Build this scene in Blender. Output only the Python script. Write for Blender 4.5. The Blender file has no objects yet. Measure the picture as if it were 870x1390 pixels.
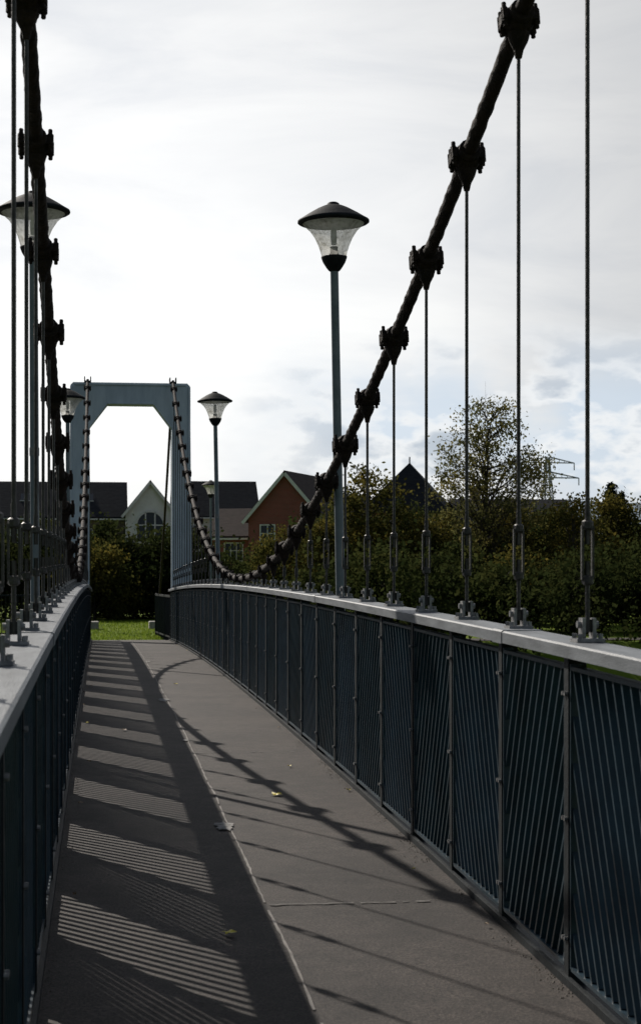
import bpy, math, random
import numpy as np
from mathutils import Vector, Matrix
random.seed(7); rng=np.random.default_rng(11)
S=bpy.context.scene
CAMZ=5.0; C=0.706
# ------------------------------------------------------------------ materials
def newmat(name):
    m=bpy.data.materials.new(name); m.use_nodes=True
    nt=m.node_tree; b=nt.nodes['Principled BSDF']; return m,nt,b
def mat(name,c1,c2,scale=5,rough=.6,metal=0,bump=.0,bscale=None,detail=6,spec=.5,lo=.35,hi=.65,dist=.02,stretch=None):
    m,nt,b=newmat(name); N=nt.nodes; L=nt.links
    tc=N.new('ShaderNodeTexCoord'); src=tc.outputs['Object']
    if stretch:
        mp=N.new('ShaderNodeMapping'); mp.inputs['Scale'].default_value=stretch
        L.new(src,mp.inputs[0]); src=mp.outputs[0]
    n=N.new('ShaderNodeTexNoise'); n.inputs['Scale'].default_value=scale; n.inputs['Detail'].default_value=detail
    n.inputs['Roughness'].default_value=.65
    L.new(src,n.inputs['Vector'])
    r=N.new('ShaderNodeValToRGB'); r.color_ramp.elements[0].position=lo; r.color_ramp.elements[1].position=hi
    r.color_ramp.elements[0].color=(*c1,1); r.color_ramp.elements[1].color=(*c2,1)
    L.new(n.outputs['Fac'],r.inputs[0]); L.new(r.outputs[0],b.inputs['Base Color'])
    b.inputs['Roughness'].default_value=rough; b.inputs['Metallic'].default_value=metal
    b.inputs['Specular IOR Level'].default_value=spec
    if bump>0:
        n2=N.new('ShaderNodeTexNoise'); n2.inputs['Scale'].default_value=bscale or scale*6; n2.inputs['Detail'].default_value=5
        L.new(src,n2.inputs['Vector'])
        bp=N.new('ShaderNodeBump'); bp.inputs['Strength'].default_value=bump; bp.inputs['Distance'].default_value=dist
        L.new(n2.outputs['Fac'],bp.inputs['Height']); L.new(bp.outputs[0],b.inputs['Normal'])
    return m
M={}
M['rust']=mat('rusty_cable',(.008,.0055,.0045),(.026,.015,.011),14,.8,0,.6,60,spec=.25)
M['rod']=mat('weathered_steel_rod',(.03,.029,.028),(.075,.07,.066),20,.5,.5,.2,90)
M['galv']=mat('galvanised_fitting',(.14,.14,.14),(.28,.28,.28),25,.5,.4,.2,90)
M['rail']=mat('handrail_grey_paint',(.115,.125,.135),(.20,.215,.23),5,.5,.0,.15,60,stretch=(4,.6,4),spec=.3)
M['blue']=mat('dark_blue_paint',(.007,.019,.028),(.016,.040,.058),4,.42,0,.1,50,spec=.4)
M['post']=mat('post_dark_paint',(.004,.007,.009),(.011,.016,.019),6,.6,0,.15,50,spec=.2)
M['tower']=mat('tower_pale_blue_paint',(.42,.49,.54),(.60,.67,.71),1.6,.5,0,.08,20,stretch=(2,2,.5))
M['conc']=mat('concrete',(.22,.21,.19),(.36,.34,.31),3,.85,0,.3,40)
M['lampdark']=mat('lamp_dark_metal',(.008,.009,.011),(.018,.02,.022),12,.7,.0,.1,spec=.15)
M['lamppost']=mat('lamp_post_grey_green',(.10,.13,.14),(.17,.2,.21),5,.45,.1,.1,40)
M['seam']=mat('joint_sealant',(.10,.09,.08),(.26,.24,.22),9,.8,0,.2,lo=.3,hi=.7)
M['joint']=mat('transverse_joint',(.04,.036,.033),(.18,.17,.155),5,.85,0,.2,lo=.4,hi=.62)
M['patch']=mat('mortar_patch',(.10,.095,.09),(.36,.35,.33),30,.85,0,.3)
M['slate']=mat('slate_roof',(.012,.013,.016),(.028,.03,.034),2,.85,0,.4,8,stretch=(1,1,6),spec=.2)
M['tile']=mat('brown_tile_roof',(.03,.02,.017),(.06,.04,.035),2,.85,0,.4,8,stretch=(1,1,6),spec=.2)
M['render']=mat('white_render_wall',(.62,.62,.62),(.78,.78,.78),1.2,.85,0,.1)
M['frame']=mat('white_window_frame',(.6,.6,.6),(.72,.72,.72),3,.5)
M['stone']=mat('buff_brick_wall',(.2,.15,.11),(.3,.24,.18),1.5,.85,0,.2)
M['bark']=mat('bark',(.03,.024,.018),(.08,.065,.05),6,.9,0,.5,20)
M['pylon']=mat('galvanised_lattice',(.22,.23,.25),(.30,.31,.33),1,.6,.3)
M['hill']=mat('distant_hill_haze_blue',(.11,.16,.22),(.16,.22,.28),.02,.95,0,.0)  # blue-grey of distance haze painted into the hill's base colour
M['dirt']=mat('dirt_debris',(.05,.04,.03),(.18,.16,.13),40,.9)
M['yleaf']=mat('yellow_leaf',(.45,.36,.02),(.62,.5,.05),40,.6)
M['bleaf']=mat('brown_leaf',(.12,.07,.03),(.2,.13,.05),40,.7)
def brick(name,c1,c2,mor):
    m,nt,b=newmat(name);N=nt.nodes;L=nt.links
    tc=N.new('ShaderNodeTexCoord');sp=N.new('ShaderNodeSeparateXYZ');cb=N.new('ShaderNodeCombineXYZ');ad=N.new('ShaderNodeMath')
    L.new(tc.outputs['Object'],sp.inputs[0]);L.new(sp.outputs[0],ad.inputs[0]);L.new(sp.outputs[1],ad.inputs[1])
    L.new(ad.outputs[0],cb.inputs[0]);L.new(sp.outputs[2],cb.inputs[1])
    t=N.new('ShaderNodeTexBrick');t.inputs['Scale'].default_value=1;t.inputs['Brick Width'].default_value=.225;t.inputs['Row Height'].default_value=.075
    t.inputs['Mortar Size'].default_value=.01
    t.inputs['Color1'].default_value=(*c1,1);t.inputs['Color2'].default_value=(*c2,1);t.inputs['Mortar'].default_value=(*mor,1)
    L.new(cb.outputs[0],t.inputs['Vector']);L.new(t.outputs[0],b.inputs['Base Color']);b.inputs['Roughness'].default_value=.85
    return m
M['brick']=brick('red_brick',(.28,.055,.045),(.21,.042,.035),(.2,.14,.12))
M['dbrick']=brick('dark_brick',(.12,.08,.06),(.09,.06,.05),(.2,.18,.15))
m,nt,b=newmat('window_glass');b.inputs['Base Color'].default_value=(.02,.025,.03,1);b.inputs['Roughness'].default_value=.08;M['glass']=m
# lamp diffuser: weathered milky plastic, light passes through
m,nt,b=newmat('milky_lamp_bowl');N=nt.nodes;L=nt.links
tc=N.new('ShaderNodeTexCoord');n=N.new('ShaderNodeTexNoise');n.inputs['Scale'].default_value=35;n.inputs['Detail'].default_value=6;L.new(tc.outputs['Object'],n.inputs['Vector'])
n2=N.new('ShaderNodeTexNoise');n2.inputs['Scale'].default_value=6;L.new(tc.outputs['Object'],n2.inputs['Vector'])
mx=N.new('ShaderNodeMath');mx.operation='ADD';L.new(n.outputs['Fac'],mx.inputs[0]);L.new(n2.outputs['Fac'],mx.inputs[1])
r=N.new('ShaderNodeValToRGB');r.color_ramp.elements[0].position=.34;r.color_ramp.elements[0].color=(.5,.49,.45,1);r.color_ramp.elements[1].position=.52;r.color_ramp.elements[1].color=(.95,.95,.93,1)
hf=N.new('ShaderNodeMath');hf.operation='MULTIPLY';hf.inputs[1].default_value=.5;L.new(mx.outputs[0],hf.inputs[0]);L.new(hf.outputs[0],r.inputs[0])
tl=N.new('ShaderNodeBsdfTranslucent');tp=N.new('ShaderNodeBsdfTransparent');gl=N.new('ShaderNodeBsdfDiffuse');L.new(r.outputs[0],tl.inputs[0]);L.new(r.outputs[0],tp.inputs[0]);L.new(r.outputs[0],gl.inputs[0])
m1=N.new('ShaderNodeMixShader');m1.inputs[0].default_value=.2;L.new(tl.outputs[0],m1.inputs[1]);L.new(gl.outputs[0],m1.inputs[2])
m2=N.new('ShaderNodeMixShader');m2.inputs[0].default_value=.5;L.new(m1.outputs[0],m2.inputs[1]);L.new(tp.outputs[0],m2.inputs[2])
L.new(m2.outputs[0],N['Material Output'].inputs[0]);M['bowl']=m
# asphalt
m,nt,b=newmat('worn_asphalt_deck');N=nt.nodes;L=nt.links
tc=N.new('ShaderNodeTexCoord')
def noise(scale,detail=6,rough=.6):
    n=N.new('ShaderNodeTexNoise');n.inputs['Scale'].default_value=scale;n.inputs['Detail'].default_value=detail;n.inputs['Roughness'].default_value=rough;L.new(tc.outputs['Object'],n.inputs['Vector']);return n
g=noise(90,4,.85);s1=noise(1.3,7);s2=noise(9,5)
r=N.new('ShaderNodeValToRGB');r.color_ramp.elements[0].position=.40;r.color_ramp.elements[0].color=(.012,.0105,.0098,1);r.color_ramp.elements[1].position=.66;r.color_ramp.elements[1].color=(.128,.108,.097,1)
L.new(g.outputs['Fac'],r.inputs[0])
r2=N.new('ShaderNodeValToRGB');r2.color_ramp.elements[0].position=.3;r2.color_ramp.elements[0].color=(.5,.49,.48,1);r2.color_ramp.elements[1].position=.7;r2.color_ramp.elements[1].color=(1.2,1.15,1.1,1)
L.new(s1.outputs['Fac'],r2.inputs[0])
mm=N.new('ShaderNodeMixRGB');mm.blend_type='MULTIPLY';mm.inputs[0].default_value=1;L.new(r.outputs[0],mm.inputs[1]);L.new(r2.outputs[0],mm.inputs[2])
r3=N.new('ShaderNodeValToRGB');r3.color_ramp.elements[0].position=.35;r3.color_ramp.elements[0].color=(.65,.65,.65,1);r3.color_ramp.elements[1].position=.6;r3.color_ramp.elements[1].color=(1,1,1,1)
L.new(s2.outputs['Fac'],r3.inputs[0])
m3=N.new('ShaderNodeMixRGB');m3.blend_type='MULTIPLY';m3.inputs[0].default_value=1;L.new(mm.outputs[0],m3.inputs[1]);L.new(r3.outputs[0],m3.inputs[2])
L.new(m3.outputs[0],b.inputs['Base Color']);b.inputs['Roughness'].default_value=.76;b.inputs['Specular IOR Level'].default_value=.3
bp=N.new('ShaderNodeBump');bp.inputs['Strength'].default_value=.8;bp.inputs['Distance'].default_value=.006;L.new(g.outputs['Fac'],bp.inputs['Height']);L.new(bp.outputs[0],b.inputs['Normal']);M['asphalt']=m
M['grass']=mat('grass_ground',(.075,.12,.012),(.15,.20,.025),.6,.95,0,.6,25,dist=.04,spec=.05)
# water
m,nt,b=newmat('river_water');N=nt.nodes;L=nt.links
b.inputs['Base Color'].default_value=(.012,.018,.012,1);b.inputs['Roughness'].default_value=.08
tc=N.new('ShaderNodeTexCoord');n=noise(1.6,5);bp=N.new('ShaderNodeBump');bp.inputs['Strength'].default_value=.35;bp.inputs['Distance'].default_value=.08;L.new(n.outputs['Fac'],bp.inputs['Height']);L.new(bp.outputs[0],b.inputs['Normal']);M['water']=m
def leafmat(name,cols,trans=.35):
    m,nt,b=newmat(name);N=nt.nodes;L=nt.links
    ge=N.new('ShaderNodeNewGeometry');tc=N.new('ShaderNodeTexCoord');n=N.new('ShaderNodeTexNoise');n.inputs['Scale'].default_value=.7;n.inputs['Detail'].default_value=3
    L.new(tc.outputs['Object'],n.inputs['Vector'])
    a=N.new('ShaderNodeMath');a.operation='MULTIPLY';a.inputs[1].default_value=.35;L.new(ge.outputs['Random Per Island'],a.inputs[0])
    c=N.new('ShaderNodeMath');c.operation='ADD';L.new(a.outputs[0],c.inputs[0])
    d=N.new('ShaderNodeMath');d.operation='MULTIPLY_ADD';d.inputs[1].default_value=1.9;d.inputs[2].default_value=-.62;L.new(n.outputs['Fac'],d.inputs[0]);L.new(d.outputs[0],c.inputs[1])
    r=N.new('ShaderNodeValToRGB');el=r.color_ramp.elements
    el[0].position=0;el[0].color=(*cols[0],1);el[1].position=1;el[1].color=(*cols[-1],1)
    for i,cc in enumerate(cols[1:-1]):
        e=el.new((i+1)/(len(cols)-1));e.color=(*cc,1)
    L.new(c.outputs[0],r.inputs[0])
    df=N.new('ShaderNodeBsdfDiffuse');tr=N.new('ShaderNodeBsdfTranslucent');L.new(r.outputs[0],df.inputs[0]);L.new(r.outputs[0],tr.inputs[0])
    mx=N.new('ShaderNodeMixShader');mx.inputs[0].default_value=trans;L.new(df.outputs[0],mx.inputs[1]);L.new(tr.outputs[0],mx.inputs[2]);L.new(mx.outputs[0],N['Material Output'].inputs[0]);return m
M['blade']=leafmat('grass_blade',[(.09,.14,.015),(.14,.20,.025),(.2,.24,.04)],.5)
M['lgreen']=leafmat('leaves_dark_green',[(.016,.024,.008),(.033,.043,.014),(.068,.070,.021)],.42)
M['lolive']=leafmat('leaves_olive_autumn',[(.032,.039,.012),(.074,.073,.02),(.17,.132,.027)],.48)
M['lyellow']=leafmat('leaves_birch',[(.065,.073,.028),(.12,.118,.043),(.20,.165,.052)],.5)
M['lconif']=leafmat('needles_conifer',[(.012,.019,.012),(.02,.03,.018),(.03,.042,.022)],.1)
# ------------------------------------------------------------------ mesh builder
class MB:
    def __init__(s): s.v=[];s.f=[];s.m=[]
    def add(s,vs,fs,mi=0):
        o=len(s.v); s.v.extend([tuple(p) for p in vs]); s.f.extend([tuple(i+o for i in f) for f in fs]); s.m.extend([mi]*len(fs))
    def box(s,x0,x1,y0,y1,z0,z1,mi=0):
        s.add([(x0,y0,z0),(x1,y0,z0),(x1,y1,z0),(x0,y1,z0),(x0,y0,z1),(x1,y0,z1),(x1,y1,z1),(x0,y1,z1)],
              [(3,2,1,0),(4,5,6,7),(0,1,5,4),(1,2,6,5),(2,3,7,6),(3,0,4,7)],mi)
    def bar(s,p,q,w,d,ref=(1,0,0),mi=0):
        p=Vector(p);q=Vector(q);t=(q-p).normalized();a=Vector(ref);a=(a-t*a.dot(t)).normalized();b=t.cross(a)
        vs=[]
        for c in (p,q):
            for i,j in((-1,-1),(1,-1),(1,1),(-1,1)): vs.append(c+a*(i*w/2)+b*(j*d/2))
        s.add(vs,[(3,2,1,0),(4,5,6,7),(0,1,5,4),(1,2,6,5),(2,3,7,6),(3,0,4,7)],mi)
    def tube(s,pts,r,seg=8,mi=0,caps=True):
        pts=[Vector(p) for p in pts];n=len(pts)
        rs=r if isinstance(r,(list,tuple)) else [r]*n
        vs=[];ref=None
        for i,p in enumerate(pts):
            t=(pts[min(i+1,n-1)]-pts[max(i-1,0)]).normalized()
            if ref is None: ref=Vector((1,0,0)) if abs(t.x)<.9 else Vector((0,1,0))
            a=(ref-t*ref.dot(t)).normalized();ref=a;b=t.cross(a)
            for k in range(seg):
                an=2*math.pi*k/seg;vs.append(p+a*(math.cos(an)*rs[i])+b*(math.sin(an)*rs[i]))
        fs=[]
        for i in range(n-1):
            for k in range(seg):
                k2=(k+1)%seg;fs.append((i*seg+k,i*seg+k2,(i+1)*seg+k2,(i+1)*seg+k))
        if caps: fs.append(tuple(range(seg-1,-1,-1)));fs.append(tuple((n-1)*seg+k for k in range(seg)))
        s.add(vs,fs,mi)
    def lathe(s,prof,c=(0,0),seg=28,mi=0):
        vs=[];fs=[]
        for r,z in prof:
            for k in range(seg):
                an=2*math.pi*k/seg;vs.append((c[0]+r*math.cos(an),c[1]+r*math.sin(an),z))
        for i in range(len(prof)-1):
            for k in range(seg):
                k2=(k+1)%seg;fs.append((i*seg+k,i*seg+k2,(i+1)*seg+k2,(i+1)*seg+k))
        s.add(vs,fs,mi)
    def obj(s,name,mats,parent=None,smooth=False,bevel=0,loc=None,rotz=0):
        me=bpy.data.meshes.new(name);me.from_pydata(s.v,[],s.f)
        for m in mats: me.materials.append(M[m])
        me.polygons.foreach_set('material_index',s.m)
        if smooth: me.polygons.foreach_set('use_smooth',[True]*len(s.f))
        me.update()
        o=bpy.data.objects.new(name,me);S.collection.objects.link(o)
        if parent:o.parent=parent
        if loc:o.location=loc
        o.rotation_euler[2]=rotz
        if bevel:
            bv=o.modifiers.new('bevel','BEVEL');bv.width=bevel;bv.segments=2;bv.limit_method='ANGLE'
        return o
def empty(name,loc=(0,0,0)):
    e=bpy.data.objects.new(name,None);S.collection.objects.link(e);e.location=loc;return e
# ------------------------------------------------------------------ bridge profiles
Y0,Y1=-1.2,41.3
railz=lambda y:CAMZ-.12-.22*((y-20.8)/20.5)**2
deckz=lambda y:railz(y)-1.2
def cabz(y):
    f=lambda u:CAMZ-.04+.0116*(u-21.1)**2
    if y<3: return f(3)+(y-3)*.0116*2*(3-21.1)
    return f(y)
cabslope=lambda y:.0232*(max(y,3)-21.1)
HY=[6.97+1.016*(k-7) for k in range(0,41)]
bridge=empty('suspension_footbridge')
def frange(a,b,st):
    n=max(1,int(round((b-a)/st)));return [a+(b-a)*i/n for i in range(n+1)]
def sweep(mb,prof,ys,zf,mi=0):
    n=len(prof);vs=[];fs=[]
    for y in ys:
        for x,z in prof: vs.append((x,y,zf(y)+z))
    for i in range(len(ys)-1):
        for k in range(n):
            k2=(k+1)%n;fs.append((i*n+k,i*n+k2,(i+1)*n+k2,(i+1)*n+k))
    fs.append(tuple(range(n-1,-1,-1)));fs.append(tuple((len(ys)-1)*n+k for k in range(n)))
    mb.add(vs,fs,mi)
YS=frange(Y0,Y1,.5)
mb=MB();sweep(mb,[(C-.93,0),(C-.93,-.09),(C+.93,-.09),(C+.93,0)],YS,deckz);mb.obj('deck_surface',['asphalt'],bridge)
mb=MB()
for s in(-1,1):
    a=C+s*.95;x0,x1=min(a,C+s*1.03),max(a,C+s*1.03)
    sweep(mb,[(x0,.0),(x0,-.32),(x1,-.32),(x1,.0)],YS,deckz)
    a,b2=sorted((C+s*.6,C+s*.68));sweep(mb,[(a,-.1),(a,-.3),(b2,-.3),(b2,-.1)],YS,deckz)
for y in HY: mb.box(C-1.12,C+1.12,y-.04,y+.04,deckz(y)-.44,deckz(y)-.325)
mb.obj('deck_girders',['post'],bridge)
mb=MB()
for s in(-1,1):
    a,b2=sorted((C+s*.905,C+s*.925));sweep(mb,[(a,.001),(a,.03),(b2,.03),(b2,.001)],YS,deckz)
mb.obj('deck_edge_angle',['post'],bridge)
# seam strips
mb=MB()
ys=frange(Y0+.1,Y1-.1,.08);pa=[];fs=[]
for i,y in enumerate(ys):
    w=.003+.004*random.random();xx=C+.004*math.sin(y*3.1)+.003*random.uniform(-1,1)
    pa+= [(xx-w,y,deckz(y)+.004),(xx+w,y,deckz(y)+.004)]
    if i and random.random()>.05: fs.append((2*i-2,2*i-1,2*i+1,2*i))
mb.add(pa,fs)
mb.obj('deck_centre_joint',['seam'],bridge)
mb=MB()
for i,y in enumerate([1.6,7.4,13.2,19,24.8,30.6,36.4]):
    xs=frange(C+.01,C+.86,.03);pa=[];fs=[]
    for j,x in enumerate(xs):
        w=.004+.009*random.random();yy=y+.008*random.uniform(-1,1)
        pa+=[(x,yy-w,deckz(yy)+.005),(x,yy+w,deckz(yy)+.005)]
        if j and random.random()>.1+.9*abs(j/len(xs)-.2): fs.append((2*j-2,2*j,2*j+1,2*j-1))
    mb.add(pa,fs)
mb.obj('deck_transverse_joints',['joint'],bridge)
mb=MB()
for (x,y,rx,ry) in[(C-.03,9.55,.06,.19),(C-.04,18.4,.06,.26),(C+.02,27,.06,.2),(C-.02,14.1,.03,.08)]:
    vs=[(x,y,deckz(y)+.008)];n=30
    for k in range(n):
        a=2*math.pi*k/n;q=random.uniform(.55,1.1);yy=y+ry*q*math.sin(a);vs.append((x+rx*q*math.cos(a),yy,deckz(yy)+.008))
    mb.add(vs,[(0,1+k,1+(k+1)%n) for k in range(n)])
mb.obj('deck_mortar_patches',['patch'],bridge)
# railings
def clipbar(a,b2,yb,yt):
    t0,t1=0.,1.
    for lim,sg in((a,1),(b2,-1)):
        f0=(yb-lim)*sg;f1=(yt-lim)*sg
        if f0<0 and f1<0: return None
        if f0<0:t0=max(t0,f0/(f0-f1))
        elif f1<0:t1=min(t1,f0/(f0-f1))
    return (t0,t1) if t0<t1-.05 else None
for s,nm in((-1,'left'),(1,'right')):
    X=lambda d:C+s*d
    def bx(mb,d0,d1,*a,mi=0):
        x0,x1=sorted((X(d0),X(d1)));mb.box(x0,x1,*a,mi=mi)
    mb=MB()
    pr=[(.885,-.048),(.885,-.006),(.893,0),(1.045,0),(1.053,-.006),(1.053,-.048)]
    pr=[(X(d),z) for d,z in pr]
    if s<0: pr=pr[::-1]
    sweep(mb,pr,frange(Y0+.3,Y1-.25,.5),railz)
    y=Y0+1.9
    while y<Y1-1:
        pr2=[(.882,-.051),(.882,-.004),(.890,.003),(1.048,.003),(1.056,-.004),(1.056,-.051)];pr2=[(X(d),z) for d,z in pr2]
        if s<0: pr2=pr2[::-1]
        sweep(mb,pr2,[y,y+.16],railz);y+=6.1
    mb.obj('handrail_'+nm,['rail'],bridge)
    mb=MB();bolts=MB();pm=MB()
    for k,y in enumerate(HY):
        zr=railz(y);zd=deckz(y)
        bx(mb,.918,.928,y-.028,y+.028,zd-.3,zr-.05)
        bx(mb,.929,.99,y-.006,y+.006,zd-.3,zr-.05)
        for h in(.16,.58,1.02):
            for dy in(-.015,.015):
                z=zd+h
                bolts.tube([(X(.9175),y+dy,z),(X(.906),y+dy,z)],.008,6)
        if k<len(HY)-1:
            y2=HY[k+1];a,b2=y+.034,y2-.034
            for (yy0,yy1) in((a,a+.012),(b2-.012,b2)): bx(pm,.922,.962,yy0,yy1,deckz(yy0)+.06,railz(yy0)-.075)
            for h0 in(.06,1.11):
                pm.bar((X(.942),a+.013,deckz(a)+h0),(X(.942),b2-.013,deckz(b2)+h0),.04,.014)
            a+=.013;b2-=.013;d=1 if k%2 else -1;zb=.068;zt=1.102
            # flat bars, lean reverses in every other panel and fans slightly
            q=-.95;i=0
            while q<(b2-a)+.95:
                fr=(q+.3)/((b2-a)+.6);fr=min(1,max(0,fr if d>0 else 1-fr));sl=.46+.22*fr
                yb=a+q;yt=yb+d*sl;cc=clipbar(a,b2,yb,yt)
                if cc:
                    P=lambda t:(X(.942),yb+(yt-yb)*t,deckz(yb+(yt-yb)*t)+zb+(zt-zb)*t)
                    pm.bar(P(cc[0]),P(cc[1]),.026,.013)
                q+=.082
    mb.obj('railing_posts_'+nm,['post'],bridge);bolts.obj('railing_bolts_'+nm,['galv'],bridge);pm.obj('railing_panels_'+nm,['blue'],bridge)
    # main cable
    xc=X(.995);pts=[];y=-.9;mb=MB();vs=[];seg=30;sdist=0;prev=None
    while y<41.05:
        p=Vector((xc,y,cabz(y)))
        if prev is not None: sdist+=(p-prev).length
        prev=p;sl=cabslope(y);t=Vector((0,1,sl)).normalized();a=Vector((1,0,0));b_=t.cross(a)
        for k in range(seg):
            an=2*math.pi*k/seg;r=.0300+.0045*abs(math.cos(3*(an-sdist*9.)))+.0025*math.sin(sdist*37+an*2)*math.sin(sdist*5.3)
            vs.append(p+a*(math.cos(an)*r)+b_*(math.sin(an)*r))
        y+=.035
    n=len(vs)//seg;mb.add(vs,[(i*seg+k,i*seg+(k+1)%seg,(i+1)*seg+(k+1)%seg,(i+1)*seg+k) for i in range(n-1) for k in range(seg)])
    mb.tube([(xc,40.95,cabz(40.95)-.01),(xc,41.1,cabz(41)+.02),(xc,41.3,cabz(41)-.03)]+[(xc,41.3+t*11.3,cabz(41)-.03-(cabz(41)-.03-3.3)*(t+.035*math.sin(math.pi*t))) for t in[.1,.2,.35,.5,.65,.8,.9,1]],.032,10)
    mb.tube([(xc,-.8,cabz(-.8)),(xc,-1,cabz(-.9)+.02),(xc,-1.2,cabz(-.9)-.03),(xc,-13,3.3)],.032,10)
    mb.obj('main_cable_'+nm,['rust'],bridge,smooth=True)
    cl=MB();rd=MB();ft=MB()
    for k,y in enumerate(HY):
        z=cabz(y);zr=railz(y);sl=cabslope(y);t=Vector((0,1,sl)).normalized();a=Vector((1,0,0));u=t.cross(a)
        if u.z<0:u=-u
        o=Vector((xc,y,z));gap=z-zr
        sc=1.0 if gap>.3 else .8
        jr=random.uniform(.92,1.08)*sc
        prof=[(-.085,.034),(-.083,.052),(-.062,.056),(-.055,.047),(-.04,.058),(-.018,.068),(.018,.068),(.04,.058),(.055,.047),(.062,.056),(.083,.052),(.085,.034)]
        cl.tube([o+t*(p*jr) for p,_ in prof],[r*jr for _,r in prof],14)
        for sx in(-1,1):
            c0=o+a*(sx*.062*jr)
            cl.bar(c0-t*.055*jr,c0+t*.055*jr,.035*jr,.05*jr)
            for tt in(-.034,.034):
                p=c0+t*(tt*jr)+a*(sx*.006);cl.tube([p-u*.058*jr,p-u*.036*jr,p-u*.0359*jr,p+u*.036*jr,p+u*.0361*jr,p+u*.062*jr],[.011*jr,.011*jr,.017*jr,.017*jr,.011*jr,.011*jr],6)
        if gap>.16:
            cl.tube([o-Vector((0,0,.05)),o-Vector((0,0,.085)),o-Vector((0,0,.12)),o-Vector((0,0,.155))],[.05*sc,.04*sc,.022,.014],10)
        ft.box(xc-.05,xc+.05,y-.05,y+.05,zr+.001,zr+.013)
        for sx in(-1,1):
            ft.box(xc+sx*.019-.006,xc+sx*.019+.006,y-.026,y+.026,zr+.0135,zr+.085)
            for sy in(-1,1): ft.tube([(xc+sx*.037,y+sy*.036,zr+.0135),(xc+sx*.037,y+sy*.036,zr+.03)],.009,6)
        ft.tube([(xc-.038,y,zr+.062),(xc+.038,y,zr+.062)],.013,8)
        if gap>.12:
            if gap>.62:
                rd.tube([(xc,y,zr+.035),(xc,y,zr+.08),(xc,y,zr+.0801),(xc,y,zr+.215)],[.02,.018,.0085,.0085],8)
                z0=zr+.2;z1=zr+.43
                for (q0,q1) in((z0,z0+.035),(z1-.035,z1)): rd.tube([(xc,y,q0),(xc,y,q0+.006),(xc,y,q1-.006),(xc,y,q1)],[.013,.021,.021,.013],8)
                for sx in(-1,1): rd.bar((xc+sx*.0185,y,z0+.02),(xc+sx*.0185,y,z1-.02),.008,.016)
                rd.tube([(xc,y,z0+.03),(xc,y,z0+.085)],.0095,6);rd.tube([(xc,y,z1-.085),(xc,y,z1-.03)],.0095,6)
                rd.tube([(xc,y,z1-.03),(xc,y,z1+.05),(xc,y,z1+.0501),(xc,y,z-.12)],[.0105,.0105,.0082,.0082],8)
            else:
                rd.tube([(xc,y,zr+.035),(xc,y,z-.04)],.0085,8)
                if gap>.3: rd.tube([(xc,y,zr+.12),(xc,y,zr+.2)],.016,8)
    cl.obj('cable_clamps_'+nm,['rust'],bridge,smooth=False,bevel=.004)
    rd.obj('hanger_rods_'+nm,['rod'],bridge,smooth=False);ft.obj('hanger_feet_'+nm,['galv'],bridge)
# towers
def tower(y,ztop,name):
    mb=MB();zb=deckz(Y1)-.5;bt=ztop-.50
    iw=.965;ow=1.40;hg=.55
    out=[(C-ow-.04,zb),(C-ow+.02,ztop-.06),(C-ow+.08,ztop),(C+ow-.08,ztop),(C+ow-.02,ztop-.06),(C+ow+.04,zb),(C+iw,zb),(C+iw,bt-hg),(C+iw-.42,bt),(C-iw+.42,bt),(C-iw,bt-hg),(C-iw,zb)]
    n=len(out)
    vs=[(x,y,z) for x,z in out]+[(x,y+.36,z) for x,z in out]
    front=[(0,1,10,11),(1,2,9,10),(2,3,8,9),(3,4,7,8),(4,5,6,7)]
    fs=front+[tuple(j+n for j in f[::-1]) for f in front]+[(k,(k+1)%n,(k+1)%n+n,k+n) for k in range(n)]
    mb.add(vs,fs)
    for yy0,yy1 in((y-.035,y-.0),(y+.36,y+.395)):
        for s in(-1,1):
            for a,b2 in((1.345,1.40),(.97,1.02)):
                x0,x1=sorted((C+s*a,C+s*b2));mb.box(x0,x1,yy0,yy1,zb,bt-hg-.05 if a<1 else ztop-.07)
        mb.box(C-1.30,C+1.30,yy0,yy1,ztop-.055,ztop-.005);mb.box(C-.53,C+.53,yy0,yy1,bt+.003,bt+.05)
    o=mb.obj(name,['tower'],bridge,bevel=.012)
    mb=MB()
    for s in(-1,1):
        x=C+s*.995
        mb.box(x-.08,x+.08,y-.02,y+.38,ztop+.002,ztop+.05)
        for d in(-.07,.07): mb.box(x+d-.012,x+d+.012,y+.02,y+.34,ztop+.05,ztop+.15)
    mb.obj(name+'_saddles',['post'],bridge)
    mb=MB()
    for s in(-1,1):
        x0,x1=sorted((C+s*.96,C+s*1.65));mb.box(x0,x1,y-.25,y+.6,.5,deckz(Y1)-.06)
    mb.box(C-.958,C+.958,y-.2,y+.55,.5,deckz(Y1)-.35)
    mb.obj(name+'_abutment',['conc'],bridge)
tower(40.95,cabz(40.95)-.03,'far_tower')
tower(-1.3,cabz(-.9)-.03,'near_tower')
mb=MB()
for s in(-1,1):
    for y in(52.4,-13.2): mb.box(C+s*.995-.25,C+s*.995+.25,y-.4,y+.4,3.0,3.62)
mb.obj('cable_anchor_blocks',['conc'],bridge,bevel=.03)
def fence(name,pts,h=1.1):
    mb=MB();G=3.39
    for (x0,y0),(x1,y1) in zip(pts[:-1],pts[1:]):
        Ld=math.hypot(x1-x0,y1-y0);n=int(Ld/.11)
        mb.bar((x0,y0,G+h),(x1,y1,G+h),.05,.03,ref=(0,0,1));mb.bar((x0,y0,G+.12),(x1,y1,G+.12),.04,.02,ref=(0,0,1))
        for i in range(n+1):
            t=i/n;x=x0+(x1-x0)*t;y=y0+(y1-y0)*t;w=.02 if i%14 else .05
            mb.tube([(x,y,G-.1),(x,y,G+h-(0.02 if w<.03 else -.03))],w/2,6)
    mb.obj(name,['post'])
fence('metal_fence',[(C+.98,41.9),(C+.75,46),(C+.8,47.5)])
fence('metal_fence',[(C-.98,41.9),(C-1.1,44),(C-3.4,45)])
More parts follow.
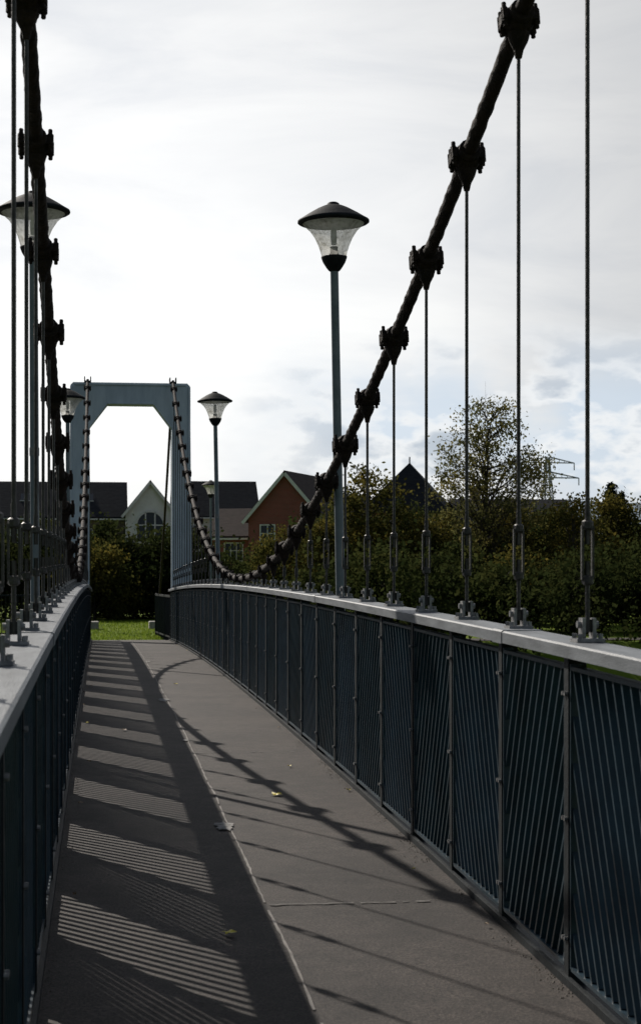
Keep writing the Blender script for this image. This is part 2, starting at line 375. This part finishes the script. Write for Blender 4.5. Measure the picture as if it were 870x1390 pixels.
# ------------------------------------------------------------------ lamps
def lamp(x,y,base,top,lean=0):
    e=empty('street_lamp',(x,y,base));h=top-base
    e.rotation_euler[1]=math.atan2(lean,h)
    mb=MB();mb.lathe([(.055,0),(.055,.5),(.048,.52),(.042,.54),(.036,.56),(.031,h-.5)],seg=16);mb.lathe([(.08,0),(.08,.02),(.055,.021)],seg=16)
    mb.obj('post',['lamppost'],e,smooth=True)
    mb=MB();mb.lathe([(.031,h-.53),(.045,h-.52),(.06,h-.5),(.085,h-.46),(.098,h-.425),(.099,h-.415),(.07,h-.41),(.0,h-.41)])
    mb.lathe([(.0,h-.41),(.05,h-.41),(.03,h-.39),(.03,h-.34)])
    mb.lathe([(0,h),(.03,h-.001),(.045,h-.01),(.05,h-.022),(.075,h-.03),(.12,h-.05),(.19,h-.09),(.245,h-.125),(.272,h-.14),(.274,h-.155),(.262,h-.163),(.235,h-.165)])
    mb.obj('cap_and_collar',['lampdark'],e,smooth=True)
    mb=MB();mb.lathe([(.0,h-.152),(.234,h-.166)]);mb.obj('reflector',['frame'],e)
    mb=MB();mb.lathe([(.094,h-.413),(.102,h-.38),(.118,h-.33),(.145,h-.27),(.182,h-.215),(.215,h-.185),(.232,h-.168)],seg=36)
    mb.obj('bowl',['bowl'],e,smooth=True)
    mb=MB();mb.lathe([(0,h-.33),(.02,h-.325),(.025,h-.27),(.02,h-.2),(.0,h-.19)],seg=12);mb.obj('bulb',['frame'],e,smooth=True)
    mb=MB();mb.tube([(0,0,h*.55-.03),(0,0,h*.55+.03)],.037,14);mb.obj('number_band',['galv'],e)
    if y<42:
        mb=MB();s=-1 if x>C else 1
        mb.box(min(0,s*.14),max(0,s*.14),-.05,.05,-.13,-.002);mb.box(min(0,s*.09),max(0,s*.09),-.02,.02,.9,.94);mb.obj('deck_bracket',['post'],e)
for y in(13.1,26.85):
    lamp(C+1.13,y,deckz(y)-.1,CAMZ+2.84,-.08);lamp(C-1.18,y,deckz(y)-.1,CAMZ+2.86,-.02)
lamp(3.25,51.5,3.38,CAMZ+2.82)
lamp(-22,54,3.38,CAMZ+2.8)
# ------------------------------------------------------------------ ground, river, path
G=3.38
prof=[(-3000,G),(-60,G),(-14,G),(-3,G),(-.3,3.2),(2.2,1.9),(5,.9),(20,.6),(36,.9),(38.6,1.9),(40.6,3.1),(41.2,G-.01),(44,G),(60,G),(90,G),(200,G),(1000,G),(4500,G)]
xs=[-3500,-800,-200]+[i*6. for i in range(-16,17)]+[200,800,3500]
mb=MB();vs=[]
for (y,z) in prof:
    for x in xs:
        w=0 if abs(x)<5 or abs(y)>42 else (math.sin(x*.31)+math.sin(x*.13+1))*.5
        vs.append((x,y+w*(1 if 1<y<40 else 0),z))
n=len(xs);mb.add(vs,[(i*n+k,i*n+k+1,(i+1)*n+k+1,(i+1)*n+k) for i in range(len(prof)-1) for k in range(n-1)])
mb.obj('ground',['grass'],smooth=False)
mb=MB();mb.add([(-3000,-.5,1.75),(3000,-.5,1.75),(3000,41,1.75),(-3000,41,1.75)],[(0,1,2,3)]);mb.obj('river_water',['water'])
mb=MB();mb.add([(C-1.3,41.3,G+.012),(C+1.3,41.3,G+.012),(C+1.6,41.9,G+.012),(40,42.0,G+.012),(40,43.4,G+.012),(-40,43.4,G+.012),(-40,42.0,G+.012),(C-1.6,41.9,G+.012)],[(0,1,2,7),(7,2,3,4,5,6)])
mb.add([(C-.93,-1.2,G+.03),(C-.93,-20,G+.03),(C+.93,-20,G+.03),(C+.93,-1.2,G+.03)],[(0,1,2,3)])
mb.obj('asphalt_path',['asphalt'])
mb=MB()
for i in range(14000):
    y=43.6+18*random.random()**1.3;x=random.uniform(-4,6);h=random.uniform(.03,.09);a=random.uniform(0,6.28);w=.015
    dx,dy=math.cos(a)*w,math.sin(a)*w;lx,ly=random.uniform(-.05,.05),random.uniform(-.05,.05)
    mb.add([(x-dx,y-dy,G),(x+dx,y+dy,G),(x+lx,y+ly,G+h)],[(0,1,2)])
mb.obj('grass',['blade'])
mb=MB()
def leafshape(x,y,r,mi,zoff=.009):
    a0=random.uniform(0,6.28);vs=[(x,y,deckz(y)+zoff+.008)];n=14
    for k in range(n):
        a=a0+2*math.pi*k/n;q=r*(1 if k%2==0 else .6)*random.uniform(.8,1.1)
        vs.append((x+q*math.cos(a),y+q*math.sin(a)*1.3,deckz(y)+zoff+random.uniform(0,.014)))
    mb.add(vs,[(0,1+k,1+(k+1)%n) for k in range(n)],mi)
leafshape(C-.20,6.83,.034,0);leafshape(C+.38,10.75,.042,0);leafshape(C+.62,12.2,.02,0);leafshape(C-.5,15,.03,1);leafshape(C+.2,21,.03,0)
for i in range(26): leafshape(C+random.choice([-1,1])*random.uniform(.76,.89),random.uniform(3,38),random.uniform(.01,.02),random.choice([0,1,1]))
mb.obj('fallen_leaves',['yleaf','bleaf'])
mb=MB()
for i in range(2600):
    y=random.uniform(3,40)if i%2 else random.uniform(3,14);d=.903-abs(random.gauss(0,.035));x=C+random.choice([-1,1,1])*d;r=random.uniform(.001,.0045);z=deckz(y)+.001
    if math.sin(y*2.3)+math.sin(y*5.1+1)<-.3: continue
    mb.add([(x-r,y-r,z),(x+r,y-r*.7,z),(x+r*.8,y+r,z),(x-r,y+r,z),(x,y,z+r*.8)],[(0,1,4),(1,2,4),(2,3,4),(3,0,4)])
mb.obj('deck_grit',['dirt'])
# ------------------------------------------------------------------ foliage
def quads(mb,cen,size,mi,flat=1.0):
    n=len(cen);u=rng.normal(size=(n,3));u/=np.linalg.norm(u,axis=1)[:,None];w=rng.normal(size=(n,3));w=np.cross(u,w);w/=np.linalg.norm(w,axis=1)[:,None]
    s=(size*rng.uniform(.6,1.3,n))[:,None]
    P=np.stack([cen-u*s*.5,cen+w*s*.32,cen+u*s*.5,cen-w*s*.32],1).reshape(-1,3)
    o=len(mb.v);mb.v.extend(map(tuple,P.tolist()));mb.f.extend([(o+4*i,o+4*i+1,o+4*i+2,o+4*i+3) for i in range(n)]);mb.m.extend([mi]*n)
def treemesh(h,r,base,nclump,per,leaf,csize,seed,top=1.0,trunk=.09,lean=0):
    random.seed(seed);mb=MB()
    tp=[(0,0,-.2)];x=y=0
    for i in range(1,7):
        x+=random.uniform(-.05,.05)*h*.2+lean;y+=random.uniform(-.05,.05)*h*.2;tp.append((x,y,h*.9*i/6))
    mb.tube(tp,[trunk*(1-.14*i) for i in range(7)],8)
    cs=[]
    for i in range(nclump):
        for _ in range(50):
            q=Vector((random.uniform(-1,1),random.uniform(-1,1),random.uniform(-1,1)))
            if .2<q.length<1: break
        zc=base+(h-base)/2;p=Vector((q.x*r*(1-.35*max(q.z,0)*top),q.y*r*(1-.35*max(q.z,0)*top),zc+q.z*(h-base)/2));cs.append(p)
        t=max(.12,min(.92,(p.z-.35*h*random.random()-.1)/h));f=t/.9*6;i0=min(5,int(f));a=Vector(tp[i0]).lerp(Vector(tp[i0+1]),min(1,f-i0))
        mid=a.lerp(p,.55)+Vector((random.uniform(-.1,.1),random.uniform(-.1,.1),random.uniform(-.05,.15)))*r*.5
        mb.tube([a,mid,p],[trunk*.38,trunk*.22,trunk*.07],5)
        for _ in range(3):
            e=p+Vector((random.gauss(0,1),random.gauss(0,1),random.gauss(0,.8)))*csize*1.1
            mb.tube([mid.lerp(p,.5),e],[trunk*.1,trunk*.03],4)
    for p in cs:
        k=int(per*random.uniform(.6,1.4));sd=csize*random.uniform(.6,1.25)
        c=rng.normal(size=(k,3))*np.array([sd,sd,sd*.7])+np.array(p)
        c=c[c[:,2]>.02];quads(mb,c,leaf,1)
    return mb
def place(mesh,name,x,y,sc=1,rz=None,sz=None):
    o=bpy.data.objects.new(name,mesh);S.collection.objects.link(o);o.location=(x,y,G);o.rotation_euler[2]=random.uniform(0,6.28) if rz is None else rz
    o.scale=(sc,sc,sz or sc);return o
def mk(mb,name,mats):
    o=mb.obj(name,mats);me=o.data;bpy.data.objects.remove(o);return me
sh=[mk(treemesh(3.4,1.9,-.2,46,190,.16,.40,s,trunk=.06,top=.7),'shrub_mesh',['bark',lm]) for s,lm in((1,'lgreen'),(2,'lgreen'),(3,'lolive'))]
tr=[mk(treemesh(5.2,2.0,.2,60,190,.15,.36,s,trunk=.1),'tree_mesh',['bark',lm]) for s,lm in((11,'lolive'),(12,'lgreen'),(13,'lolive'))]
bi=mk(treemesh(7.7,2.1,1.4,125,100,.105,.28,21,trunk=.08,top=.8),'birch_mesh',['bark','lyellow'])
random.seed(99)
for (x,y,sc,v) in[(-6.6,66,1.1,0),(-4.2,64,1.05,1),(-2.2,65,1.0,0),(-.2,63.5,.85,2),(1.2,65,1.0,1),(3.1,66,.97,0),(4.9,65,.70,1),(6.3,64,.62,0),(7.6,66,.7,1),(-9,67,1.2,2),(-12,66,1.3,0),(.4,67,1.0,0),(2.2,67,.95,1)]:
    place(sh[v],'shrub',x,y,sc)
for (x,y,sc,v) in[(6.1,58,.60,0),(7.5,59,.68,2),(9.3,60,1.0,0),(10.7,61,.82,1),(12.0,60,.70,0),(8.6,63,.78,1),(14.6,62,.80,2),(16.2,60,.80,1),(17.6,58,.84,2),(15.2,55,.78,0),(19.5,57,.90,1),(13.4,57,.70,2),(21.5,58,1.0,1),(24,60,1.1,2),(-10,60,1.0,1),(-15,62,1.1,0),(-19,60,1.2,1),(27,58,1.1,1),(10.9,58,.66,0)]:
    place(tr[v],'deciduous_tree',x,y,sc)
for (x,y,sc,v) in[(8.5,52,.75,1),(10.4,51,.7,0),(12.2,50,.72,2),(14,49,.74,1),(15.8,48,.76,0),(17.5,50,.85,1),(6.8,54,.6,1),(4.8,55,.5,1),(19.5,49,.9,2),(9.4,49,.6,0),(11.3,48,.62,1),(13,46.5,.6,0)]:
    place(sh[v],'shrub',x,y,sc)
place(bi,'birch_tree',12.8,56.5,1.0,rz=.6)
mb=MB();random.seed(5);mb.tube([(0,0,-.2),(0,0,5.6)],[.12,.02],8)
for i in range(46):
    z=.7+4.9*i/46;rr=(5.7-z)*.34
    for k in range(7):
        a=random.uniform(0,6.28);e=Vector((math.cos(a)*rr,math.sin(a)*rr,z-.12*rr));mb.tube([(0,0,z),e],[.02,.006],4)
        t=rng.uniform(.25,1,26)[:,None];c=np.array([0,0,z])+t*(np.array(e)-np.array([0,0,z]))+rng.normal(size=(26,3))*.07;quads(mb,c,.12,1)
cm=mk(mb,'conifer_mesh',['bark','lconif'])
for (x,y,sc) in[(18.3,61,.88),(19.3,63,.84),(20.6,62,.95)]: place(cm,'conifer_tree',x,y,sc)
mb=MB()
for i in range(420):
    x=random.uniform(3,40) if i%3 else random.uniform(-40,-2);y=40.2+random.uniform(0,1.6)+(x>4)*random.uniform(-.8,3);sd=random.uniform(.2,.42)
    c=rng.normal(size=(60,3))*np.array([sd*1.3,sd,sd*.7])+np.array([x,y,max(2.0,3.4-(41.5-y)*.8)+random.uniform(0,.5)]);quads(mb,c,.15,0)
mb.obj('riverbank_undergrowth',['lgreen'])
def belt(name,x0,x1,y,h0,h1,n,leaf,mats,per=110,base=0):
    mb=MB()
    for i in range(n):
        x=random.uniform(x0,x1);hh=h0+(h1-h0)*(.5+.5*math.sin(x*.21+y)*math.cos(x*.083));z=G+hh*random.random()**.6;sd=random.uniform(.05,.10)*y/10
        c=rng.normal(size=(per,3))*np.array([sd,sd*(1 if y<100 else 2),sd*.6])+np.array([x,y,z]);c=c[c[:,2]>G];quads(mb,c,leaf,0)
    mb.obj(name,mats)
belt('distant_trees',9,50,76,3.2,4.2,260,.26,['lgreen'])
belt('distant_trees',-50,-8,76,3.5,6,150,.26,['lgreen'])
belt('hedge',-9,8,69,2.0,2.5,150,.2,['lgreen'],per=100)
belt('distant_trees',-130,150,190,5.0,7.5,380,.6,['lgreen'],per=100)
# ------------------------------------------------------------------ houses
def window(mb,x,y,z,w,h,gi,fi,bars=1):
    t=.07
    mb.box(x-w/2,x+w/2,y-.015,y+.02,z,z+h,gi)
    for a in((x-w/2-t,x-w/2,z-t,z+h+t),(x+w/2,x+w/2+t,z-t,z+h+t),(x-w/2,x+w/2,z+h,z+h+t),(x-w/2,x+w/2,z-t,z)): mb.box(a[0],a[1],y-.06,y+.02,a[2],a[3],fi)
    for i in range(bars):
        xx=x-w/2+w*(i+1)/(bars+1);mb.box(xx-.025,xx+.025,y-.045,y-.016,z,z+h,fi)
    mb.box(x-w/2,x+w/2,y-.04,y-.0165,z+h*.55,z+h*.55+.05,fi)
def gable(e,cx,cy,w,d,eave,ridge,wall,roof,axis='y',over=.3,wins=(),chim=False):
    mb=MB();x0,x1,y0,y1=cx-w/2,cx+w/2,cy,cy+d
    if axis=='y':
        P=[(x0,0),(x1,0),(x1,eave),(cx,ridge),(x0,eave)]
        vs=[(x,y0,z) for x,z in P]+[(x,y1,z) for x,z in P];mb.add(vs,[(0,1,2,3,4),(9,8,7,6,5)]+[(k,k+5,(k+1)%5+5,(k+1)%5) for k in range(5)])
    else:
        cy2=cy+d/2;P=[(y0,0),(y1,0),(y1,eave),(cy2,ridge),(y0,eave)]
        vs=[(x0,y,z) for y,z in P]+[(x1,y,z) for y,z in P];mb.add(vs,[(0,1,2,3,4),(9,8,7,6,5)]+[(k,k+5,(k+1)%5+5,(k+1)%5) for k in range(5)])
    mb.obj('walls',[wall],e)
    mb=MB();th=.16
    half=w/2 if axis=='y' else d/2;sl=(ridge-eave)/half;o=over
    for s in(-1,1):
        a=(s*(half+o),eave-sl*o+.03);b=(0,ridge+.03)
        if axis=='y':
            vs=[(cx+a[0],y0-o,a[1]),(cx,y0-o,b[1]),(cx,y1+o,b[1]),(cx+a[0],y1+o,a[1])]
        else:
            m_=cy+d/2;vs=[(x0-o,m_+a[0],a[1]),(x0-o,m_,b[1]),(x1+o,m_,b[1]),(x1+o,m_+a[0],a[1])]
        vs=vs+[(x,y,z+th) for x,y,z in vs];mb.add(vs,[(0,1,2,3),(7,6,5,4),(0,4,5,1),(1,5,6,2),(2,6,7,3),(3,7,4,0)])
    mb.obj('roof',[roof],e)
    mb=MB()
    for wn in wins: window(mb,*wn[:2],*wn[2:5],0,1,*wn[5:])
    if axis=='y':
        for s in(-1,1): mb.bar((cx+s*(half+o),y0-o-.03,eave-sl*o-.02),(cx+s*.02,y0-o-.03,ridge+.0),.2,.04,ref=(0,0,1),mi=1)
    else: mb.box(x0-o,x1+o,y0-o-.13,y0-o-.01,eave-sl*o-.06,eave-sl*o+.06,1)
    if mb.v: mb.obj('windows_and_trim',['glass','frame'],e)
    if chim:
        mb=MB();mb.box(cx-w*.3-.35,cx-w*.3+.35,cy+d/2-.3,cy+d/2+.3,ridge-.5,ridge+1.0);mb.box(cx-w*.3-.4,cx-w*.3+.4,cy+d/2-.35,cy+d/2+.35,ridge+1.003,ridge+1.12)
        for q in(-.18,.18): mb.tube([(cx-w*.3+q,cy+d/2,ridge+1.12),(cx-w*.3+q,cy+d/2,ridge+1.45)],.1,8)
        mb.obj('chimney',['dbrick'],e)
e=empty('terraced_house',(0,140,G))
w=[(x,0,4.0,1.0,1.3,1) for x in(-15.5,-12.5,-9.5,-6.5,-3.5,-.6)]+[(x,0,1.1,1.0,1.4,1) for x in(-15.5,-12.5,-9.5,-6.5,-3.5,-.6)]
gable(e,-8.2,0,20.2,8,6.3,9.1,'dbrick','slate','x',wins=w)
mb=MB()
for x in(-9.5,-6.0,-2.6,-.9):
    sl=2.8/4;y=1.6;z=6.3+.2+sl*y;mb.add([(x-.35,y,z),(x+.35,y,z),(x+.35,y+.9,z+.9*sl),(x-.35,y+.9,z+.9*sl)],[(0,1,2,3)],0)
    mb.bar((x-.4,y-.03,z),(x+.4,y-.03,z-.0),.06,.06,ref=(0,0,1),mi=1)
mb.obj('rooflights',['glass','frame'],e)
e=empty('rendered_house',(3.95,138.6,G))
gable(e,0,0,3.9,8,6.6,9.0,'render','slate','y',wins=[(0,0,1.2,1.6,1.4,2)])
mb=MB()
R=1.1;n=18;zc=5.6
vs=[(0,-.02,zc)]+[(R*math.cos(math.pi*k/n),-.02,zc+R*math.sin(math.pi*k/n)) for k in range(n+1)];mb.add(vs,[(0,k+1,k+2) for k in range(n)],0)
mb.box(-R,R,-.02,.02,zc-1.3,zc-.001,0)
for k in range(n):
    a0,a1=math.pi*k/n,math.pi*(k+1)/n;mb.bar((R*math.cos(a0),-.06,zc+R*math.sin(a0)),(R*math.cos(a1),-.06,zc+R*math.sin(a1)),.08,.16,ref=(0,1,0),mi=1)
for x in(-R,-.37,.37,R): mb.box(x-.05,x+.05,-.1,-.021,zc-1.3,zc+(math.sqrt(max(0,R*R-x*x)) if abs(x)<R else 0),1)
mb.box(-R,R,-.09,-.022,zc-.05,zc+.05,1);mb.box(-R-.1,R+.1,-.14,-.0,zc-1.42,zc-1.3,1);mb.obj('arched_window',['glass','frame'],e)
e=empty('rendered_house',(9.3,139.5,G))
gable(e,0,0,6.4,8,6.4,9.2,'render','slate','x',wins=[(-1.9,0,4.2,1.1,1.4,1),(.2,0,4.2,1.1,1.4,1),(2.1,0,4.2,1.1,1.4,1),(-1.9,0,1.2,1.1,1.4,1),(.2,0,1.2,1.1,1.4,1),(2.1,0,1.2,1.1,1.4,1)])
e=empty('brick_house',(11.7,110,G));e.rotation_euler[2]=math.radians(-24)
gable(e,0,0,5.0,9,5.3,8.1,'brick','tile','y',wins=[(-1.2,0,3.6,.9,1.2,1),(1.2,0,3.6,.9,1.2,1),(-1.2,0,1,.9,1.3,1),(1.2,0,1,.9,1.3,1)])
gable(e,-4.2,2,3.3,5,4.2,5.9,'brick','tile','x',wins=[(-4.2,2,2.6,1.2,1.1,2)])
e=empty('brick_house',(16.5,128,G))
gable(e,0,0,7,8,5.0,7.6,'brick','slate','x',wins=[(-2,0,3.4,1,1.2,1),(0,0,3.4,1,1.2,1),(2,0,3.4,1,1.2,1)],chim=True)
e=empty('hipped_roof_house',(21.1,120,G));e.rotation_euler[2]=math.radians(-18)
mb=MB();mb.box(-2.8,2.8,0,5.6,0,6.1);mb.obj('walls',['stone'],e)
mb=MB();o=.35;zb=6.1;vs=[(-2.8-o,-o,zb),(2.8+o,-o,zb),(2.8+o,5.6+o,zb),(-2.8-o,5.6+o,zb),(0,2.8,9.7),(-2.8-o,-o,zb-.12),(2.8+o,-o,zb-.12),(2.8+o,5.6+o,zb-.12),(-2.8-o,5.6+o,zb-.12)]
mb.add(vs,[(0,1,4),(1,2,4),(2,3,4),(3,0,4),(5,6,1,0),(6,7,2,1),(7,8,3,2),(8,5,0,3),(8,7,6,5)]);mb.tube([(0,2.8,9.6),(0,2.8,10.1)],.05,6);mb.obj('roof',['slate'],e)
mb=MB()
for z in(1.0,4.2):
    for x in(-1.3,1.3): window(mb,x,0,z,1.1,1.3,0,1)
mb.obj('windows_and_trim',['glass','frame'],e)
e=empty('brick_house',(29,118,G));gable(e,0,0,8,8,4.8,6.9,'dbrick','slate','x',wins=[(-2,0,3.0,1,1.2,1),(2,0,3.0,1,1.2,1)],chim=True)
# ------------------------------------------------------------------ pylons
def pylon(x,y,h,arm,base,th=1.0,rot=.1):
    mb=MB();w=h*.08;lv=[0,.2,.38,.53,.65,.76,.86,.94,1.0];wd=lambda t:w*(1-t)**1.1*1.0+.3
    for i in range(len(lv)-1):
        a,b=lv[i],lv[i+1];wa,wb=wd(a),wd(b)
        ca=[(sx*wa,sy*wa,a*h) for sx,sy in((-1,-1),(1,-1),(1,1),(-1,1))];cb=[(sx*wb,sy*wb,b*h) for sx,sy in((-1,-1),(1,-1),(1,1),(-1,1))]
        for k in range(4):
            k2=(k+1)%4
            for p,q,t in((ca[k],cb[k],.22),(ca[k],cb[k2],.11),(ca[k2],cb[k],.11),(cb[k],cb[k2],.11)): mb.bar(p,q,t*th,t*th,ref=(.3,.9,.1))
    for t,al in((.84,arm),(.96,arm*.85)):
        z=t*h
        for s in(-1,1):
            tip=(s*al,0,z)
            for sy in(-1,1):
                mb.bar((s*wd(t),sy*wd(t),z),tip,.15*th,.15*th,ref=(.1,.3,.9));mb.bar((s*wd(t),sy*wd(t),z+h*.045),tip,.13*th,.13*th,ref=(.1,.3,.9))
            for q in(.2,.4,.6,.8): mb.bar((s*(wd(t)+(al-wd(t))*q),0,z),(s*(wd(t)+(al-wd(t))*q),0,z+h*.045*(1-q)),.09*th,.09*th)
            mb.tube([(tip[0],0,z),(tip[0],0,z-1.6)],.12,6)
    mb.obj('electricity_pylon',['pylon'],loc=(x,y,base),rotz=rot)
pylon(96.8,370,27.3,7.2,G,1.2);pylon(77,640,38,7,G,1.6)
# ------------------------------------------------------------------ hills
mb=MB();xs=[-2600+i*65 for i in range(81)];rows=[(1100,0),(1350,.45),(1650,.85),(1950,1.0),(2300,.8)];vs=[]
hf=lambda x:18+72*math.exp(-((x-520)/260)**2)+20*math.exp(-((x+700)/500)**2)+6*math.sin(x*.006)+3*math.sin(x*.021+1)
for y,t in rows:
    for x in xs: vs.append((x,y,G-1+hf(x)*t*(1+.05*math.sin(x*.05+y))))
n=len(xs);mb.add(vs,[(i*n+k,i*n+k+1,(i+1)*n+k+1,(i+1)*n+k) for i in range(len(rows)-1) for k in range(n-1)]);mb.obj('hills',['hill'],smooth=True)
# ------------------------------------------------------------------ sky + sun
sd=Vector((-.72,1.4,1.0)).normalized();el=math.asin(sd.z);az=math.atan2(sd.x,sd.y)
w=bpy.data.worlds.new('World');S.world=w;w.use_nodes=True;nt=w.node_tree;N=nt.nodes;L=nt.links
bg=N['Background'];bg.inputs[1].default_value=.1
sky=N.new('ShaderNodeTexSky');sky.sky_type='NISHITA';sky.sun_disc=False;sky.sun_elevation=el;sky.sun_rotation=az
tc=N.new('ShaderNodeTexCoord');D=tc.outputs['Generated']
def math_(op,a,b=None,clamp=False):
    n=N.new('ShaderNodeMath');n.operation=op;n.use_clamp=clamp
    for i,v in enumerate((a,b)):
        if v is None: continue
        if isinstance(v,(int,float)): n.inputs[i].default_value=v
        else: L.new(v,n.inputs[i])
    return n.outputs[0]
def ramp(src,els,interp='LINEAR'):
    r=N.new('ShaderNodeValToRGB');e=r.color_ramp.elements;r.color_ramp.interpolation=interp
    while len(e)<len(els): e.new(.5)
    for x,(p,c) in zip(e,els):
        x.position=p;x.color=(c,c,c,1) if isinstance(c,(int,float)) else (*c,1)
    L.new(src,r.inputs[0]);return r.outputs[0]
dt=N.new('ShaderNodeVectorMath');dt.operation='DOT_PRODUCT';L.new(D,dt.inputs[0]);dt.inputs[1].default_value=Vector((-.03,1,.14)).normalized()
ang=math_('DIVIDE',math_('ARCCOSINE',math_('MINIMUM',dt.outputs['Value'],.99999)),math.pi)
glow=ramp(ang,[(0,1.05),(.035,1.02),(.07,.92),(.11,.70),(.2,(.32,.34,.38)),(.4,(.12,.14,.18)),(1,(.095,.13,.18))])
mp=N.new('ShaderNodeMapping');mp.inputs['Scale'].default_value=(1.6,1.6,7);mp.inputs['Rotation'].default_value=(0,.25,0);L.new(D,mp.inputs[0])
n1=N.new('ShaderNodeTexNoise');n1.inputs['Scale'].default_value=2.6;n1.inputs['Detail'].default_value=8;n1.inputs['Roughness'].default_value=.58;n1.inputs['Distortion'].default_value=.5;L.new(mp.outputs[0],n1.inputs['Vector'])
veil=ramp(n1.outputs['Fac'],[(.32,(.84,.86,.89)),(.5,(.97,.975,.98)),(.68,(1.06,1.06,1.05))])
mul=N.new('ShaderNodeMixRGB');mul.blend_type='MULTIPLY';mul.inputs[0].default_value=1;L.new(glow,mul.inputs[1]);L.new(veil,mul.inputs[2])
sp=N.new('ShaderNodeSeparateXYZ');L.new(D,sp.inputs[0])
low=ramp(sp.outputs['Z'],[(.0,1),(.10,1),(.145,0)])
side=ramp(sp.outputs['X'],[(.06,0),(.16,1)])
lowm=math_('MULTIPLY',low,side)
mp2=N.new('ShaderNodeMapping');mp2.inputs['Scale'].default_value=(1,1,2.2);mp2.inputs['Location'].default_value=(.35,0,.1);L.new(D,mp2.inputs[0])
n2=N.new('ShaderNodeTexNoise');n2.inputs['Scale'].default_value=9;n2.inputs['Detail'].default_value=9;n2.inputs['Roughness'].default_value=.5;L.new(mp2.outputs[0],n2.inputs['Vector'])
bluem=math_('MULTIPLY',lowm,ramp(n2.outputs['Fac'],[(.42,1),(.58,0)]))
mixb=N.new('ShaderNodeMixRGB');L.new(math_('MULTIPLY',bluem,.75),mixb.inputs[0]);L.new(mul.outputs[0],mixb.inputs[1]);mixb.inputs[2].default_value=(.60,.71,.84,1)
mp3=N.new('ShaderNodeMapping');mp3.inputs['Scale'].default_value=(1,1,2.1);mp3.inputs['Location'].default_value=(1.7,.4,.63);L.new(D,mp3.inputs[0])
n3=N.new('ShaderNodeTexNoise');n3.inputs['Scale'].default_value=17;n3.inputs['Detail'].default_value=10;n3.inputs['Roughness'].default_value=.52;L.new(mp3.outputs[0],n3.inputs['Vector'])
cum=math_('MULTIPLY',lowm,ramp(n3.outputs['Fac'],[(.46,0),(.52,1)]))
ccol=ramp(n3.outputs['Fac'],[(.47,(.98,.98,.98)),(.53,(.88,.90,.92)),(.6,(.52,.58,.66)),(.7,(.46,.52,.60))])
mixc=N.new('ShaderNodeMixRGB');L.new(math_('MULTIPLY',cum,.9),mixc.inputs[0]);L.new(mixb.outputs[0],mixc.inputs[1]);L.new(ccol,mixc.inputs[2])
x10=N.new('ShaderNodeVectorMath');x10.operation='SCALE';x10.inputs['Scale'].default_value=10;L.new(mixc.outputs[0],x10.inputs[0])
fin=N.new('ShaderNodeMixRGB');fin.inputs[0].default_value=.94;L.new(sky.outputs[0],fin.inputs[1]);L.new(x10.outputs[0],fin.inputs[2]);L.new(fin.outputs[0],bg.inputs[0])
sl=bpy.data.lights.new('sun','SUN');sl.energy=4.8;sl.angle=math.radians(.6);sl.color=(1,.93,.84)
so=bpy.data.objects.new('sun',sl);S.collection.objects.link(so);so.rotation_euler=(-sd).to_track_quat('-Z','Y').to_euler();so.location=(-10,20,20)
# ------------------------------------------------------------------ camera
cd=bpy.data.cameras.new('camera');cd.sensor_fit='HORIZONTAL';cd.sensor_width=36;cd.lens=97.7;cd.shift_y=86/870;cd.clip_start=.05;cd.clip_end=6000
cd.dof.use_dof=True;cd.dof.focus_distance=14.5;cd.dof.aperture_fstop=14
co=bpy.data.objects.new('camera',cd);S.collection.objects.link(co);co.location=(0,0,CAMZ);co.rotation_euler=(math.radians(90),0,-math.radians(7.22));S.camera=co
S.view_settings.view_transform='Standard';S.view_settings.look='None';S.view_settings.exposure=0
